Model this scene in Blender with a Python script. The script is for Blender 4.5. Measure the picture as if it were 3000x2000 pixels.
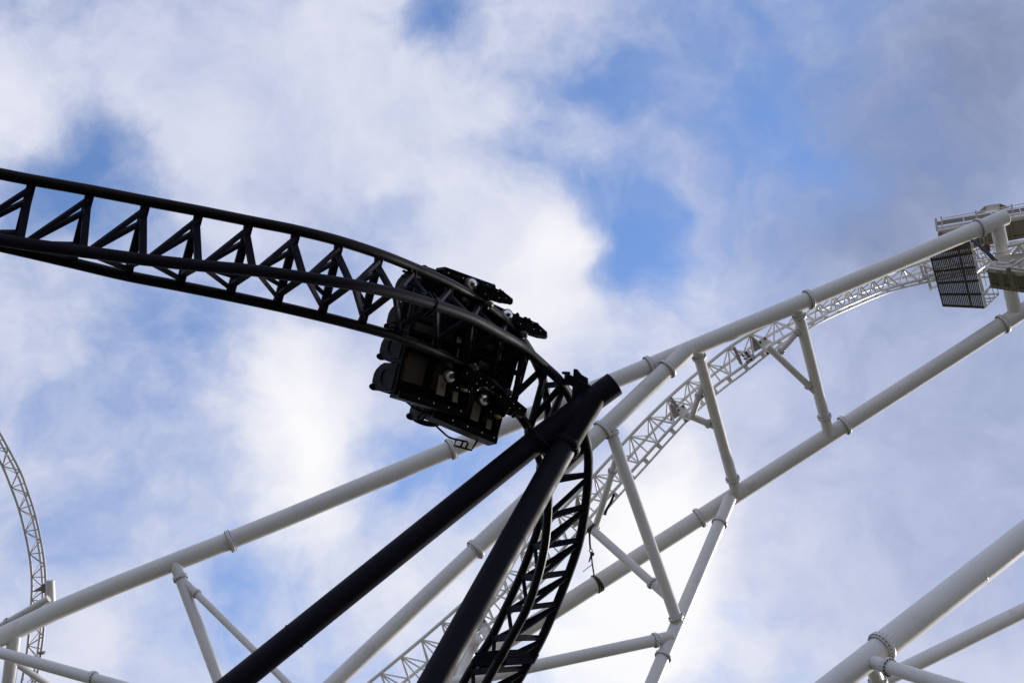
import bpy, bmesh, math, random
from mathutils import Vector, Matrix
random.seed(7)
R = math.radians
scene = bpy.context.scene
for o in list(bpy.data.objects):
    bpy.data.objects.remove(o)
C = scene.collection

# ------------------------------------------------------------------ camera
PITCH = R(43.0)
FPX = 4200.0                       # focal length in pixels of a 3000 px wide frame
CAM = Vector((0, 0, 1.7))
cd = bpy.data.cameras.new('camera')
cd.sensor_width = 36.0
cd.lens = 36.0 * FPX / 3000.0
cd.clip_end = 9000
cam = bpy.data.objects.new('camera', cd)
cam.location = CAM
cam.rotation_euler = (math.pi / 2 + PITCH, 0, 0)
C.objects.link(cam)
scene.camera = cam
RIGHT = Vector((1, 0, 0))
FWD = Vector((0, math.cos(PITCH), math.sin(PITCH)))
UP = Vector((0, -math.sin(PITCH), math.cos(PITCH)))

def camw(v):                       # camera axes (right, down, forward) -> world
    return CAM + RIGHT * v[0] - UP * v[1] + FWD * v[2]
def camd(v):
    return RIGHT * v[0] - UP * v[1] + FWD * v[2]
def W(px, py, d):                  # photo pixel + distance along the view axis -> world
    return camw(((px - 1500) / FPX * d, (py - 1000) / FPX * d, d))
def dirpix(px, py):
    return (W(px, py, 1.0) - CAM).normalized()
def WH(px, py, h):                 # photo pixel -> point on the level plane z = h
    d = dirpix(px, py)
    return CAM + d * ((h - CAM.z) / d.z)

# ------------------------------------------------------------------ light
SUN_EL, SUN_AZ = R(14), R(52)      # azimuth to the right of the view direction (+Y)
sun_dir = Vector((math.sin(SUN_AZ) * math.cos(SUN_EL), math.cos(SUN_AZ) * math.cos(SUN_EL), math.sin(SUN_EL)))
sd = bpy.data.lights.new('sun', 'SUN')
sd.energy = 3.6
sd.angle = R(4.0)
sd.color = (1.0, 0.94, 0.86)
sun = bpy.data.objects.new('sun', sd)
sun.rotation_euler = (-sun_dir).to_track_quat('-Z', 'Y').to_euler()
sun.location = (0, 0, 80)
C.objects.link(sun)

world = bpy.data.worlds.new('World')
scene.world = world
world.use_nodes = True
nt = world.node_tree
nt.nodes.clear()
def N(t, **kw):
    n = nt.nodes.new(t)
    for k, v in kw.items():
        setattr(n, k, v)
    return n
def lk(a, b):
    nt.links.new(a, b)
def mth(op, a, b=None, clamp=False):
    n = N('ShaderNodeMath', operation=op, use_clamp=clamp)
    for i, x in enumerate((a, b)):
        if x is None: continue
        if isinstance(x, (int, float)): n.inputs[i].default_value = x
        else: lk(x, n.inputs[i])
    return n.outputs[0]
def vmth(op, a, b):
    n = N('ShaderNodeVectorMath', operation=op)
    for i, x in enumerate((a, b)):
        if isinstance(x, (tuple, list, Vector)): n.inputs[i].default_value = x
        else: lk(x, n.inputs[i])
    return n
def wnoise(vec, scale, detail, rough, dist=0.0):
    n = N('ShaderNodeTexNoise')
    n.inputs['Scale'].default_value = scale
    n.inputs['Detail'].default_value = detail
    n.inputs['Roughness'].default_value = rough
    n.inputs['Distortion'].default_value = dist
    lk(vec, n.inputs['Vector'])
    return n
def mrange(v, a, b, c, d, mode='SMOOTHSTEP'):
    n = N('ShaderNodeMapRange', interpolation_type=mode)
    lk(v, n.inputs[0])
    for i, x in enumerate((a, b, c, d)): n.inputs[1 + i].default_value = x
    return n.outputs[0]

tc = N('ShaderNodeTexCoord')
dvec = vmth('NORMALIZE', tc.outputs['Generated'], (0, 0, 0)).outputs[0]
# ragged edges: warp the direction with two octaves of noise
w1 = wnoise(dvec, 8.0, 3, 0.5)
w2 = wnoise(dvec, 30.0, 4, 0.55)
wa = vmth('MULTIPLY', vmth('SUBTRACT', w1.outputs['Color'], (0.5, 0.5, 0.5)).outputs[0], (0.09, 0.09, 0.09)).outputs[0]
wb = vmth('MULTIPLY', vmth('SUBTRACT', w2.outputs['Color'], (0.5, 0.5, 0.5)).outputs[0], (0.030, 0.030, 0.030)).outputs[0]
wd = vmth('ADD', vmth('ADD', dvec, wa).outputs[0], wb).outputs[0]

def blobs(lst, start, gk=1.0):
    acc = start
    for px, py, r, amp in lst:
        d = vmth('DISTANCE', wd, dirpix(px, py)).outputs['Value']
        acc = mth('ADD', acc, mrange(d, r / FPX, 0.0, 0.0, amp * (gk if amp < 0 else 1)))
    return acc
fb = wnoise(wd, 7.0, 7, 0.56)
ff = wnoise(wd, 19.0, 8, 0.60)
base = mth('ADD', mth('MULTIPLY', mth('SUBTRACT', fb.outputs['Fac'], 0.5), 0.9),
           mth('MULTIPLY', mth('SUBTRACT', ff.outputs['Fac'], 0.5), 0.75))
# cloud cover: negative = gap of blue, positive = cloud
cover = blobs([
    (1270, 90, 230, -.85), (850, 10, 180, -.30), (200, 480, 340, -.60), (330, 520, 260, -.35), (80, 560, 260, -.25), (450, 650, 260, -.20),
    (560, 960, 330, -.42), (330, 830, 360, -.22), (1090, 700, 200, -.20), (1530, 500, 260, -.28),
    (1840, 215, 210, -.36), (1700, 280, 260, -.25), (2230, 400, 300, -.34), (2350, 490, 220, -.15), (2440, 570, 200, -.18),
    (1800, 600, 260, -.28), (1850, 690, 230, -.28), (1790, 760, 260, -.50), (1940, 800, 180, -.28), (1640, 620, 240, -.20), (2100, 100, 400, -.12), (2500, 350, 600, -.14), (2000, 300, 500, -.10),
    (1400, 1370, 230, -.42), (1170, 1430, 230, -.32), (1130, 1250, 160, -.18), (700, 1800, 400, -.22), (2180, 1760, 300, -.25),
    (100, 1150, 300, -.18), (350, 1500, 260, -.15), (450, 1250, 200, -.08),
    (700, 250, 600, .40), (1100, 400, 500, .35), (60, 300, 260, .45), (1570, 700, 220, .50), (1500, 900, 380, .40),
    (900, 1130, 360, .40), (900, 1450, 350, .30), (1950, 1700, 480, .50), (2000, 1450, 350, .35),
    (2750, 1000, 800, .30), (2980, 80, 400, .25), (2650, 1600, 700, .50), (2300, 1300, 400, .2), (250, 1900, 260, .25),
], mth('ADD', base, 0.68), 0.86)
cov = mrange(cover, 0.02, 0.92, 0.02, 1.0)
# how sunlit the cloud is: negative = grey, positive = white
lite = blobs([
    (2980, 80, 700, -.25), (2850, 600, 900, -.17), (2350, 300, 900, -.17), (2500, 700, 600, -.08), (2800, 1150, 700, -.16), (2950, 1650, 600, -.12), (2250, 1250, 400, -.04), (1800, 80, 500, -.06), (2450, 1750, 300, -.04),
    (850, 700, 350, -.06), (300, 1400, 500, -.07), (600, 50, 400, -.03),
    (1000, 250, 450, .06), (40, 300, 220, .14), (1590, 690, 170, .22), (1560, 860, 280, .18), (1450, 1020, 280, .2), (850, 1120, 330, .26), (950, 1330, 330, .26),
    (850, 1520, 330, .22), (1900, 1730, 460, .55), (2000, 1420, 330, .28), (1700, 1950, 450, .25), (1300, 650, 300, .08), (250, 1900, 300, .10), (1300, 1800, 500, .1),
], mth('ADD', mth('MULTIPLY', base, 0.40), 0.60))
# clouds round the sun scatter its light forwards
sdot = N('ShaderNodeVectorMath', operation='DOT_PRODUCT'); lk(dvec, sdot.inputs[0]); sdot.inputs[1].default_value = sun_dir
glow = mrange(sdot.outputs['Value'], 0.86, 1.0, 0.0, 1.0)
ramp = N('ShaderNodeValToRGB')
cr = ramp.color_ramp
cr.interpolation = 'B_SPLINE'
cr.elements[0].position = 0.0; cr.elements[0].color = (0.13, 0.165, 0.275, 1)
cr.elements[1].position = 1.0; cr.elements[1].color = (1.0, 0.995, 1.0, 1)
for p, col in ((0.16, (0.205, 0.25, 0.405)), (0.32, (0.34, 0.40, 0.60)), (0.47, (0.475, 0.535, 0.755)), (0.62, (0.65, 0.685, 0.84)), (0.8, (0.82, 0.83, 0.915))):
    e = cr.elements.new(p); e.color = (*col, 1)
lk(lite, ramp.inputs[0])
sky = N('ShaderNodeTexSky')
sky.sky_type = 'NISHITA'
sky.sun_disc = False
sky.sun_elevation = SUN_EL
sky.sun_rotation = SUN_AZ
sky.air_density = 1.0
sky.dust_density = 0.3
sky.ozone_density = 3.0
tint = N('ShaderNodeMix', data_type='RGBA', blend_type='MULTIPLY'); tint.inputs[0].default_value = 1.0
lk(sky.outputs[0], tint.inputs[6]); tint.inputs[7].default_value = (1.22, 1.22, 1.40, 1)
bg1 = N('ShaderNodeBackground'); bg1.inputs[1].default_value = 0.15
bg2 = N('ShaderNodeBackground')
lk(mth('MULTIPLY', mth('ADD', mth('MULTIPLY', glow, 1.6), 1.0), 0.707), bg2.inputs[1])
lk(tint.outputs[2], bg1.inputs[0]); lk(ramp.outputs[0], bg2.inputs[0])
mx = N('ShaderNodeMixShader'); lk(cov, mx.inputs[0]); lk(bg1.outputs[0], mx.inputs[1]); lk(bg2.outputs[0], mx.inputs[2])
out = N('ShaderNodeOutputWorld'); lk(mx.outputs[0], out.inputs[0])
world.cycles.sampling_method = 'MANUAL'
world.cycles.sample_map_resolution = 512

vs = scene.view_settings
vs.view_transform = 'Standard'
vs.look = 'None'
vs.exposure = 0.5
vs.gamma = 1.0
vs.use_curve_mapping = False

# ------------------------------------------------------------------ materials
def newmat(name):
    m = bpy.data.materials.new(name); m.use_nodes = True
    n = m.node_tree; b = n.nodes['Principled BSDF']
    return m, n, b
def paint(name, col, rough, dirt=None, dirt_amt=0.0, dirt_scale=1.2, streak=0.0, var=0.08, spec=0.5, metallic=0.0, bump=0.0):
    m, n, b = newmat(name)
    b.inputs['Metallic'].default_value = metallic
    b.inputs['Specular IOR Level'].default_value = spec
    geo = n.nodes.new('ShaderNodeNewGeometry')
    def nz(sc, det, ro):
        t = n.nodes.new('ShaderNodeTexNoise'); t.inputs['Scale'].default_value = sc; t.inputs['Detail'].default_value = det; t.inputs['Roughness'].default_value = ro
        n.links.new(geo.outputs['Position'], t.inputs['Vector']); return t
    def mr(s, a, bb, c, d):
        t = n.nodes.new('ShaderNodeMapRange'); n.links.new(s, t.inputs[0])
        for i, x in enumerate((a, bb, c, d)): t.inputs[1 + i].default_value = x
        return t.outputs[0]
    def mix(f, a, bb):
        t = n.nodes.new('ShaderNodeMix'); t.data_type = 'RGBA'
        n.links.new(f, t.inputs[0])
        for s, x in ((6, a), (7, bb)):
            if isinstance(x, tuple): t.inputs[s].default_value = (*x, 1)
            else: n.links.new(x, t.inputs[s])
        return t.outputs[2]
    v = nz(0.7, 4, 0.6)
    c = mix(mr(v.outputs['Fac'], .3, .7, 0, 1), tuple(x * (1 - var) for x in col), tuple(min(1, x * (1 + var)) for x in col))
    if dirt:
        d1 = nz(dirt_scale, 7, 0.65)
        c = mix(mr(d1.outputs['Fac'], .60, .74, 0, dirt_amt), c, dirt)
        d2 = nz(dirt_scale * 7, 4, 0.5)
        c = mix(mr(d2.outputs['Fac'], .68, .76, 0, dirt_amt * .8), c, tuple(x * .6 for x in dirt))
    n.links.new(c, b.inputs['Base Color'])
    rn = nz(3.0, 4, .6)
    n.links.new(mr(rn.outputs['Fac'], .3, .7, rough * .85, min(1, rough * 1.2)), b.inputs['Roughness'])
    if bump:
        bm_ = n.nodes.new('ShaderNodeBump'); bm_.inputs['Strength'].default_value = bump; bm_.inputs['Distance'].default_value = .01
        bn = nz(18, 3, .5); n.links.new(bn.outputs['Fac'], bm_.inputs['Height']); n.links.new(bm_.outputs[0], b.inputs['Normal'])
    return m
M = {}
M['white'] = paint('white_paint', (0.575, 0.552, 0.53), 0.34, (0.33, 0.26, 0.19), 0.45, 1.3, var=.05, bump=.03)
M['white_track'] = paint('white_track_paint', (0.58, 0.565, 0.545), 0.38, (0.35, 0.30, 0.24), 0.3, 1.6, var=.06)
M['black'] = paint('black_paint', (0.0075, 0.0066, 0.0120), 0.55, (0.013, 0.012, 0.013), 0.35, 2.2, var=.2, spec=.08, bump=.02)
M['black_tie'] = paint('black_tie_paint', (0.0075, 0.0072, 0.0125), 0.6, (0.012, 0.0115, 0.012), 0.4, 3.0, var=.25, spec=.035)
M['black_matte'] = paint('matte_black', (0.0085, 0.008, 0.013), 0.8, var=.25, spec=0.0)
M['rail'] = paint('worn_rail', (0.0045, 0.0036, 0.0042), 0.36, (0.028, 0.019, 0.014), 0.5, 2.4, var=.3, spec=.1)
M['bolt'] = paint('bolt_steel', (0.035, 0.033, 0.036), 0.5, var=.2)
M['bolt_black'] = paint('black_bolt', (0.014, 0.013, 0.014), 0.5, var=.3, spec=.1)
M['car_black'] = paint('car_shell', (0.0040, 0.0038, 0.0040), 0.6, (0.012, 0.009, 0.008), 0.5, 4.0, var=.3, spec=.035)
M['car_brown'] = paint('car_fairing', (0.0075, 0.0045, 0.0045), 0.5, (0.016, 0.009, 0.008), 0.6, 5.0, var=.3, spec=.06)
M['car_wood'] = paint('car_floor_boards', (0.05, 0.031, 0.024), 0.6, (0.05, 0.03, 0.024), 0.7, 6.0, var=.3)
M['car_plate'] = paint('pale_plate', (0.25, 0.215, 0.19), 0.5, (0.2, 0.15, 0.12), 0.5, 9.0, var=.15)
M['red'] = paint('red_paint', (0.45, 0.03, 0.03), 0.5)
M['chrome'] = paint('hub_steel', (0.62, 0.61, 0.6), 0.22, metallic=1.0, var=.1)
M['tyre'] = paint('wheel_tyre', (0.018, 0.016, 0.016), 0.5, var=.2)
M['amber'] = paint('amber_tyre', (0.40, 0.20, 0.05), 0.45, var=.2)
M['track_shaded'] = paint('shaded_track_paint', (0.44, 0.43, 0.42), 0.45, (0.3, 0.26, 0.22), 0.3, 1.6, var=.08)  # white track paint darkened: the far track's shade is put into its colour
M['grate'] = paint('grating', (0.075, 0.060, 0.050), 0.7, (0.04, .03, .025), .6, 3.0, var=.3)
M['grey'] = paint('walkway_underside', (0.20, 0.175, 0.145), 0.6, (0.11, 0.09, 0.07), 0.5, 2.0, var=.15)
M['mesh'] = paint('mesh_panel', (0.27, 0.255, 0.235), 0.55, var=.1)
M['cable'] = paint('cable_sheath', (0.006, 0.02, 0.035), 0.45, var=.2)
M['strap'] = paint('sling_webbing', (0.030, 0.020, 0.014), 0.8, var=.3)
M['maroon'] = paint('maroon_motor', (0.10, 0.012, 0.016), 0.5, var=.2)

# ------------------------------------------------------------------ mesh helpers
def link(name, bm, mats, parent=None, root=None, smooth=True):
    """bm holds world coordinates; root = the thing whose location is subtracted"""
    me = bpy.data.meshes.new(name)
    off = root.location if root is not None else Vector((0, 0, 0))
    if off.length > 0:
        bmesh.ops.translate(bm, verts=bm.verts, vec=-off)
    bm.to_mesh(me); bm.free()
    for m in (mats if isinstance(mats, (list, tuple)) else [mats]):
        me.materials.append(M[m])
    o = bpy.data.objects.new(name, me)
    C.objects.link(o)
    if parent is not None: o.parent = parent
    return o
def tag(o, label, cat, group=None, kind=None):
    if label: o['label'] = label
    if cat: o['category'] = cat
    if group: o['group'] = group
    if kind: o['kind'] = kind
    return o
def thing(name, label, cat, loc=(0, 0, 0), group=None):
    o = bpy.data.objects.new(name, None)
    o.empty_display_size = .3
    o.location = loc
    C.objects.link(o)
    return tag(o, label, cat, group)

def catmull(pts, per=6):
    pts = [Vector(p) for p in pts]
    if len(pts) < 3: return pts
    P = [pts[0] * 2 - pts[1]] + pts + [pts[-1] * 2 - pts[-2]]
    res = []
    for i in range(1, len(P) - 2):
        a, b, c, d = P[i - 1:i + 3]
        for j in range(per):
            t = j / per
            res.append(.5 * ((2 * b) + (c - a) * t + (2 * a - 5 * b + 4 * c - d) * t * t + (3 * b - a - 3 * c + d) * t ** 3))
    res.append(pts[-1])
    return res
def ortho(t):
    t = t.normalized()
    a = Vector((0, 0, 1)) if abs(t.z) < .9 else Vector((1, 0, 0))
    s = t.cross(a).normalized()
    return s, s.cross(t).normalized()
def add_tube(bm, pts, r, n=20, mi=0, cap=True):
    pts = [Vector(p) for p in pts]
    rr = r if isinstance(r, (list, tuple)) else [r] * len(pts)
    rings = []; s = None
    for i, p in enumerate(pts):
        t = (pts[min(i + 1, len(pts) - 1)] - pts[max(i - 1, 0)]).normalized()
        if s is None: s, q = ortho(t)
        else:
            s = (s - t * s.dot(t)).normalized(); q = s.cross(t).normalized()
        rings.append([bm.verts.new(p + (s * math.cos(2 * math.pi * k / n) + q * math.sin(2 * math.pi * k / n)) * rr[i]) for k in range(n)])
    for a, b in zip(rings, rings[1:]):
        for k in range(n):
            f = bm.faces.new((a[k], a[(k + 1) % n], b[(k + 1) % n], b[k])); f.smooth = True; f.material_index = mi
    if cap:
        for ring in (rings[0], rings[-1]):
            vs_ = [bm.verts.new(v.co) for v in ring]
            f = bm.faces.new(vs_); f.material_index = mi
    return rings
def add_bar(bm, p, q, a, b, side=None, mi=0, bev=0.0):
    """rectangular bar from p to q, a wide along side, b deep"""
    p, q = Vector(p), Vector(q)
    t = (q - p).normalized()
    if side is None: s, u = ortho(t)
    else:
        s = Vector(side); s = (s - t * s.dot(t)).normalized(); u = s.cross(t)
    h = []
    if bev > 0:
        ca = [(-a / 2 + bev, -b / 2), (a / 2 - bev, -b / 2), (a / 2, -b / 2 + bev), (a / 2, b / 2 - bev), (a / 2 - bev, b / 2), (-a / 2 + bev, b / 2), (-a / 2, b / 2 - bev), (-a / 2, -b / 2 + bev)]
    else:
        ca = [(-a / 2, -b / 2), (a / 2, -b / 2), (a / 2, b / 2), (-a / 2, b / 2)]
    k = len(ca)
    for e in (p, q):
        h.append([bm.verts.new(e + s * x + u * y) for x, y in ca])
    for i in range(k):
        f = bm.faces.new((h[0][i], h[0][(i + 1) % k], h[1][(i + 1) % k], h[1][i])); f.material_index = mi
    for f in (bm.faces.new(h[0][::-1]), bm.faces.new(h[1])): f.material_index = mi
def add_poly(bm, pts, nrm, th, mi=0):
    nrm = Vector(nrm).normalized() * th / 2
    a = [bm.verts.new(Vector(p) + nrm) for p in pts]; b = [bm.verts.new(Vector(p) - nrm) for p in pts]
    k = len(a)
    fs = [bm.faces.new(a), bm.faces.new(b[::-1])] + [bm.faces.new((a[i], b[i], b[(i + 1) % k], a[(i + 1) % k])) for i in range(k)]
    for f in fs: f.material_index = mi
def tube(name, pts, r, mat, parent, root, n=28, per=None, cap=True):
    bm = bmesh.new()
    add_tube(bm, catmull(pts, per) if per else pts, r, n, 0, cap)
    return link(name, bm, mat, parent, root)
def bar(name, p, q, a, b, mat, parent, root, side=None, bev=0.0):
    bm = bmesh.new(); add_bar(bm, p, q, a, b, side, 0, bev)
    return link(name, bm, mat, parent, root)
def flange(p, t, r, parent, root, mats=('white', 'bolt'), grow=1.27, th=.06, nb=20, br=.034):
    """pair of bolted rings round a tube of radius r"""
    p, t = Vector(p), Vector(t).normalized()
    bm = bmesh.new()
    ro = r * grow
    for s in (-1, 1):
        add_tube(bm, [p + t * s * .004, p + t * s * (th * .8), p + t * s * th], [ro, ro, ro - .012], 44)
    add_tube(bm, [p - t * th * 2.0, p - t * (th + .001)], [r + .002, r + .012], 32, cap=False)
    add_tube(bm, [p + t * (th + .001), p + t * th * 2.0], [r + .012, r + .002], 32, cap=False)
    s_, q_ = ortho(t)
    rb = r + (ro - r) * .56
    br = min(br * .85, (ro - r) * .33)
    for k in range(nb):
        a = 2 * math.pi * (k + .5) / nb
        c = p + (s_ * math.cos(a) + q_ * math.sin(a)) * rb
        add_tube(bm, [c - t * (th + .02), c + t * (th + .02)], br, 6, 1)
    return link('flange', bm, list(mats), parent, root)
def lerp(a, b, f): return Vector(a) * (1 - f) + Vector(b) * f
def to_ground(p, q):               # extend the line p->q down to z = 0
    p, q = Vector(p), Vector(q); d = (q - p).normalized()
    if d.z > -.12: d = Vector((d.x, d.y, -.12)).normalized()
    return q + d * ((q.z + .15) / -d.z)
def near(p, q, px):                # point on the segment p-q whose photo column (or row) matches
    best = None
    for i in range(2001):
        x = lerp(p, q, i / 2000); c = x - CAM
        z = c.dot(FWD); u = 1500 + c.dot(RIGHT) / z * FPX; v = 1000 - c.dot(UP) / z * FPX
        e = abs(u - px[0]) + abs(v - px[1]) if len(px) == 2 else abs(u - px[0])
        if best is None or e < best[0]: best = (e, x)
    return best[1]

# ------------------------------------------------------------------ ground
bm = bmesh.new()
bmesh.ops.create_circle(bm, cap_ends=True, segments=96, radius=4000)
m, n, b = newmat('park_ground')
geo = n.nodes.new('ShaderNodeNewGeometry')
def gn(sc, det):
    t = n.nodes.new('ShaderNodeTexNoise'); t.inputs['Scale'].default_value = sc; t.inputs['Detail'].default_value = det
    n.links.new(geo.outputs['Position'], t.inputs['Vector']); return t.outputs['Fac']
g1 = n.nodes.new('ShaderNodeValToRGB'); g1.color_ramp.elements[0].position = .42; g1.color_ramp.elements[1].position = .58
g1.color_ramp.elements[0].color = (.045, .060, .025, 1); g1.color_ramp.elements[1].color = (.155, .13, .10, 1)
n.links.new(gn(.03, 6), g1.inputs[0])
n.links.new(g1.outputs[0], b.inputs['Base Color']); b.inputs['Roughness'].default_value = .9
M['ground'] = m
tag(link('ground', bm, 'ground'), None, None, kind='structure')

# ------------------------------------------------------------------ black coaster track
# rail-centre, A->C axis, spine->rails axis, in camera axes, one row for each tie
TRACK = [
((-6.740,-1.706,19.795),(-0.3338,0.8607,0.3843),(-0.2270,-0.4691,0.8535)),
((-6.034,-1.586,20.086),(-0.3230,0.8807,0.3465),(-0.2819,-0.4390,0.8531)),
((-5.345,-1.460,20.395),(-0.3169,0.9018,0.2938),(-0.3276,-0.3948,0.8584)),
((-4.669,-1.340,20.720),(-0.3063,0.9242,0.2282),(-0.3468,-0.3316,0.8774)),
((-4.013,-1.217,21.065),(-0.2849,0.9485,0.1386),(-0.3975,-0.2485,0.8833)),
((-3.384,-1.095,21.441),(-0.2743,0.9584,0.0785),(-0.4358,-0.1967,0.8783)),
((-2.783,-0.958,21.874),(-0.2463,0.9690,0.0191),(-0.4754,-0.1380,0.8689)),
((-2.224,-0.802,22.380),(-0.2497,0.9670,-0.0498),(-0.4904,-0.0819,0.8677)),
((-1.727,-0.635,22.972),(-0.2201,0.9725,-0.0768),(-0.5981,-0.0723,0.7981)),
((-1.171,-0.406,23.667),(-0.2270,0.9647,-0.1337),(-0.5810,-0.0240,0.8135)),
((-0.701,-0.149,24.365),(-0.2107,0.9677,-0.1383),(-0.5569,-0.0026,0.8306)),
((-0.271,0.169,24.973),(-0.2475,0.9327,-0.2622),(-0.5033,0.1075,0.8574)),
((0.128,0.609,25.478),(-0.2498,0.8925,-0.3755),(-0.5101,0.2084,0.8345)),
((0.428,1.119,25.918),(-0.2254,0.7573,-0.6130),(-0.5397,0.4267,0.7257)),
((0.581,1.713,26.338),(-0.1564,0.6064,-0.7796),(-0.6952,0.4932,0.5230)),
((0.582,2.140,26.686),(-0.0135,0.3774,-0.9260),(-0.9507,0.2820,0.1288)),
((0.594,2.606,26.840),(0.1109,-0.0301,-0.9934),(-0.9853,0.1274,-0.1139)),
((0.580,3.306,26.858),(0.1228,-0.2055,-0.9709),(-0.9561,0.2379,-0.1713)),
((0.477,3.841,26.836),(0.1972,-0.1411,-0.9702),(-0.9680,0.1287,-0.2154)),
((0.295,4.412,26.796),(0.2862,-0.1532,-0.9458),(-0.9516,0.0702,-0.2993)),
((0.064,4.975,26.714),(0.3576,-0.2019,-0.9118),(-0.9276,0.0363,-0.3718)),
((-0.212,5.491,26.592),(0.3619,-0.2216,-0.9055),(-0.9322,-0.0783,-0.3534)),
((-0.556,6.070,26.411),(0.3881,-0.2392,-0.8900),(-0.9188,-0.0255,-0.3939)),
]
GAUGE, SPH = 1.15, 0.85
sec = []
for m_, u_, n_ in TRACK:
    sec.append((camw(m_), camd(u_).normalized(), camd(n_).normalized()))
for k in range(9):                 # beyond the left edge of the picture
    a, b_ = sec[0], sec[1]
    sec.insert(0, (a[0] * 2 - b_[0] + Vector((0, 0, -.03 * k)), a[1], a[2]))
for k in range(12):                # below the picture
    a, b_ = sec[-1], sec[-2]
    sec.append((a[0] * 2 - b_[0], a[1], a[2]))
OFF = 9
SA = [m_ - u_ * GAUGE / 2 for m_, u_, n_ in sec]
SC = [m_ + u_ * GAUGE / 2 for m_, u_, n_ in sec]
SB = [m_ - n_ * SPH for m_, u_, n_ in sec]
# small corrections towards the measured nodes
MEAS = {0: ((95,528),(58,712),(42,721)), 1: ((265,558),(243,737),(208,765)), 5: ((868,673),(888,812),(807,897)), 6: ((994,704),(1027,833),(938,928)), 7: ((1112,743),(1148,857),(1055,957)),
        11: ((1478,942),(1525,1014),(1433,1115)), 14: ((1608,1215),(1690,1205),(1578,1340)),
        17: ((1581,1527),(1714,1481),(1605,1510)), 18: ((1560,1601),(1696,1580),(1596,1601)), 19: ((1525,1692),(1665,1675),(1575,1692)),
        20: ((1479,1787),(1631,1766),(1544,1780)), 21: ((1439,1871),(1586,1867),(1500,1864)), 22: ((1372,1969),(1542,1955),(1444,1962))}
old0 = SC[OFF].copy(); old1 = SC[OFF + 1].copy()
for k, v in MEAS.items():
    for S_, px in zip((SA, SB, SC), v):
        d = (S_[k + OFF] - CAM).dot(FWD)
        S_[k + OFF] = lerp(S_[k + OFF], W(px[0], px[1], d), .6)
d0_, d1_ = SC[OFF] - old0, SC[OFF + 1] - old1
for k in range(OFF): SC[k] = SC[k] + d0_ + (d0_ - d1_) * min(2, OFF - k)
trk = thing('roller_coaster_track', 'black three-tube roller coaster track twisting over the crest and diving behind the black legs', 'coaster track', sec[OFF + 13][0])
RA = catmull(SA, 8); RB = catmull(SB, 8); RC = catmull(SC, 8)
for r__ in (RA, RB, RC): r__.append(to_ground(r__[-20], r__[-1]))
JOINT = (8 + OFF) * 8
tube('rail', RA, .082, 'rail', trk, trk, 24)
tube('rail', RC, .082, 'rail', trk, trk, 24)
sp = tube('spine_tube', RB, .086, 'black', trk, trk, 28)
bm = bmesh.new()
t_ = (RB[JOINT + 1] - RB[JOINT - 1]).normalized()
add_tube(bm, [RB[JOINT] - t_ * .012, RB[JOINT] + t_ * .012], .098, 28)
link('joint_ring', bm, 'black_tie', sp, trk)
ns = len(sec)
for k in range(ns):
    m_, u_, n_ = sec[k]
    A, B_, C_ = SA[k], SB[k], SC[k]
    tt = u_.cross(n_)
    ac = C_ - A
    if k == OFF + 22: pass
    # cross tie between the rails, set just under them
    na = (B_ - (A + C_) / 2).normalized()
    a1, c1 = A + ac * .05 + na * .05, C_ - ac * .05 + na * .05
    bar('cross_tie', a1, c1, .12, .08, 'black_tie', trk, trk, tt, .008)
    sa, sc_ = lerp(a1, c1, .13), lerp(a1, c1, .87)
    bar('tie_arm', sa, B_ + (A - B_) * .05, .10, .075, 'black_tie', trk, trk, tt, .008)
    bar('tie_arm', sc_, B_ + (C_ - B_) * .05, .10, .075, 'black_tie', trk, trk, tt, .008)
    # short plates under the rails
    bm = bmesh.new(); add_poly(bm, [A + tt * .07, A - tt * .07, lerp(a1, c1, .17) - tt * .045, lerp(a1, c1, .17) + tt * .045], n_, .06)
    link('rail_plate', bm, 'black_tie', trk, trk)
    bm = bmesh.new(); add_poly(bm, [C_ + tt * .07, C_ - tt * .07, lerp(a1, c1, .83) - tt * .045, lerp(a1, c1, .83) + tt * .045], n_, .06)
    link('rail_plate', bm, 'black_tie', trk, trk)
    if k + 1 < ns:
        A2, C2 = SA[k + 1], SC[k + 1]; ac2 = C2 - A2
        na2 = (SB[k + 1] - (A2 + C2) / 2).normalized()
        e = [A2 + ac2 * .10 + na2 * .05, A2 + ac2 * .27 + na2 * .05, C2 - ac2 * .10 + na2 * .05, C2 - ac2 * .27 + na2 * .05]
        if k <= OFF + 13:
            for j, q in enumerate(e):
                bar('brace', B_ + tt * .05, q, .078, .062, 'black_tie', trk, trk, n_, .006)
        else:
            for q in (e[0], e[2]):
                bar('brace', B_ + tt * .05, q, .075, .065, 'black_tie', trk, trk, n_, .006)
            bar('brace', a1, C2 - ac2 * .1 + na2 * .05, .07, .06, 'black_tie', trk, trk, n_, .006)
# segment joint clamps
def clamp(curve, i, nn, s):
    p = curve[i]; t = (curve[i + 1] - curve[i - 1]).normalized()
    bm = bmesh.new()
    for d in (-.055, .055):
        add_poly(bm, [p + t * d + s * .06 + nn * .03, p + t * d + s * .25 + nn * .05, p + t * d + s * .25 - nn * .09, p + t * d + s * .04 - nn * .09], t, .03)
    for e in (.12, .2):
        add_tube(bm, [p + s * e - nn * .02 - t * .2, p + s * e - nn * .02 + t * .2], .022, 8, 1)
        add_tube(bm, [p + s * e - nn * .02 - t * .1, p + s * e - nn * .02 - t * .06], .036, 6, 1)
        add_tube(bm, [p + s * e - nn * .02 + t * .06, p + s * e - nn * .02 + t * .1], .036, 6, 1)
    return link('joint_clamp', bm, ['black_tie', 'bolt_black'], trk, trk)
mj, uj, nj = sec[8 + OFF]
clamp(RA, JOINT, nj, uj); clamp(RC, JOINT, nj, -uj)
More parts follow.
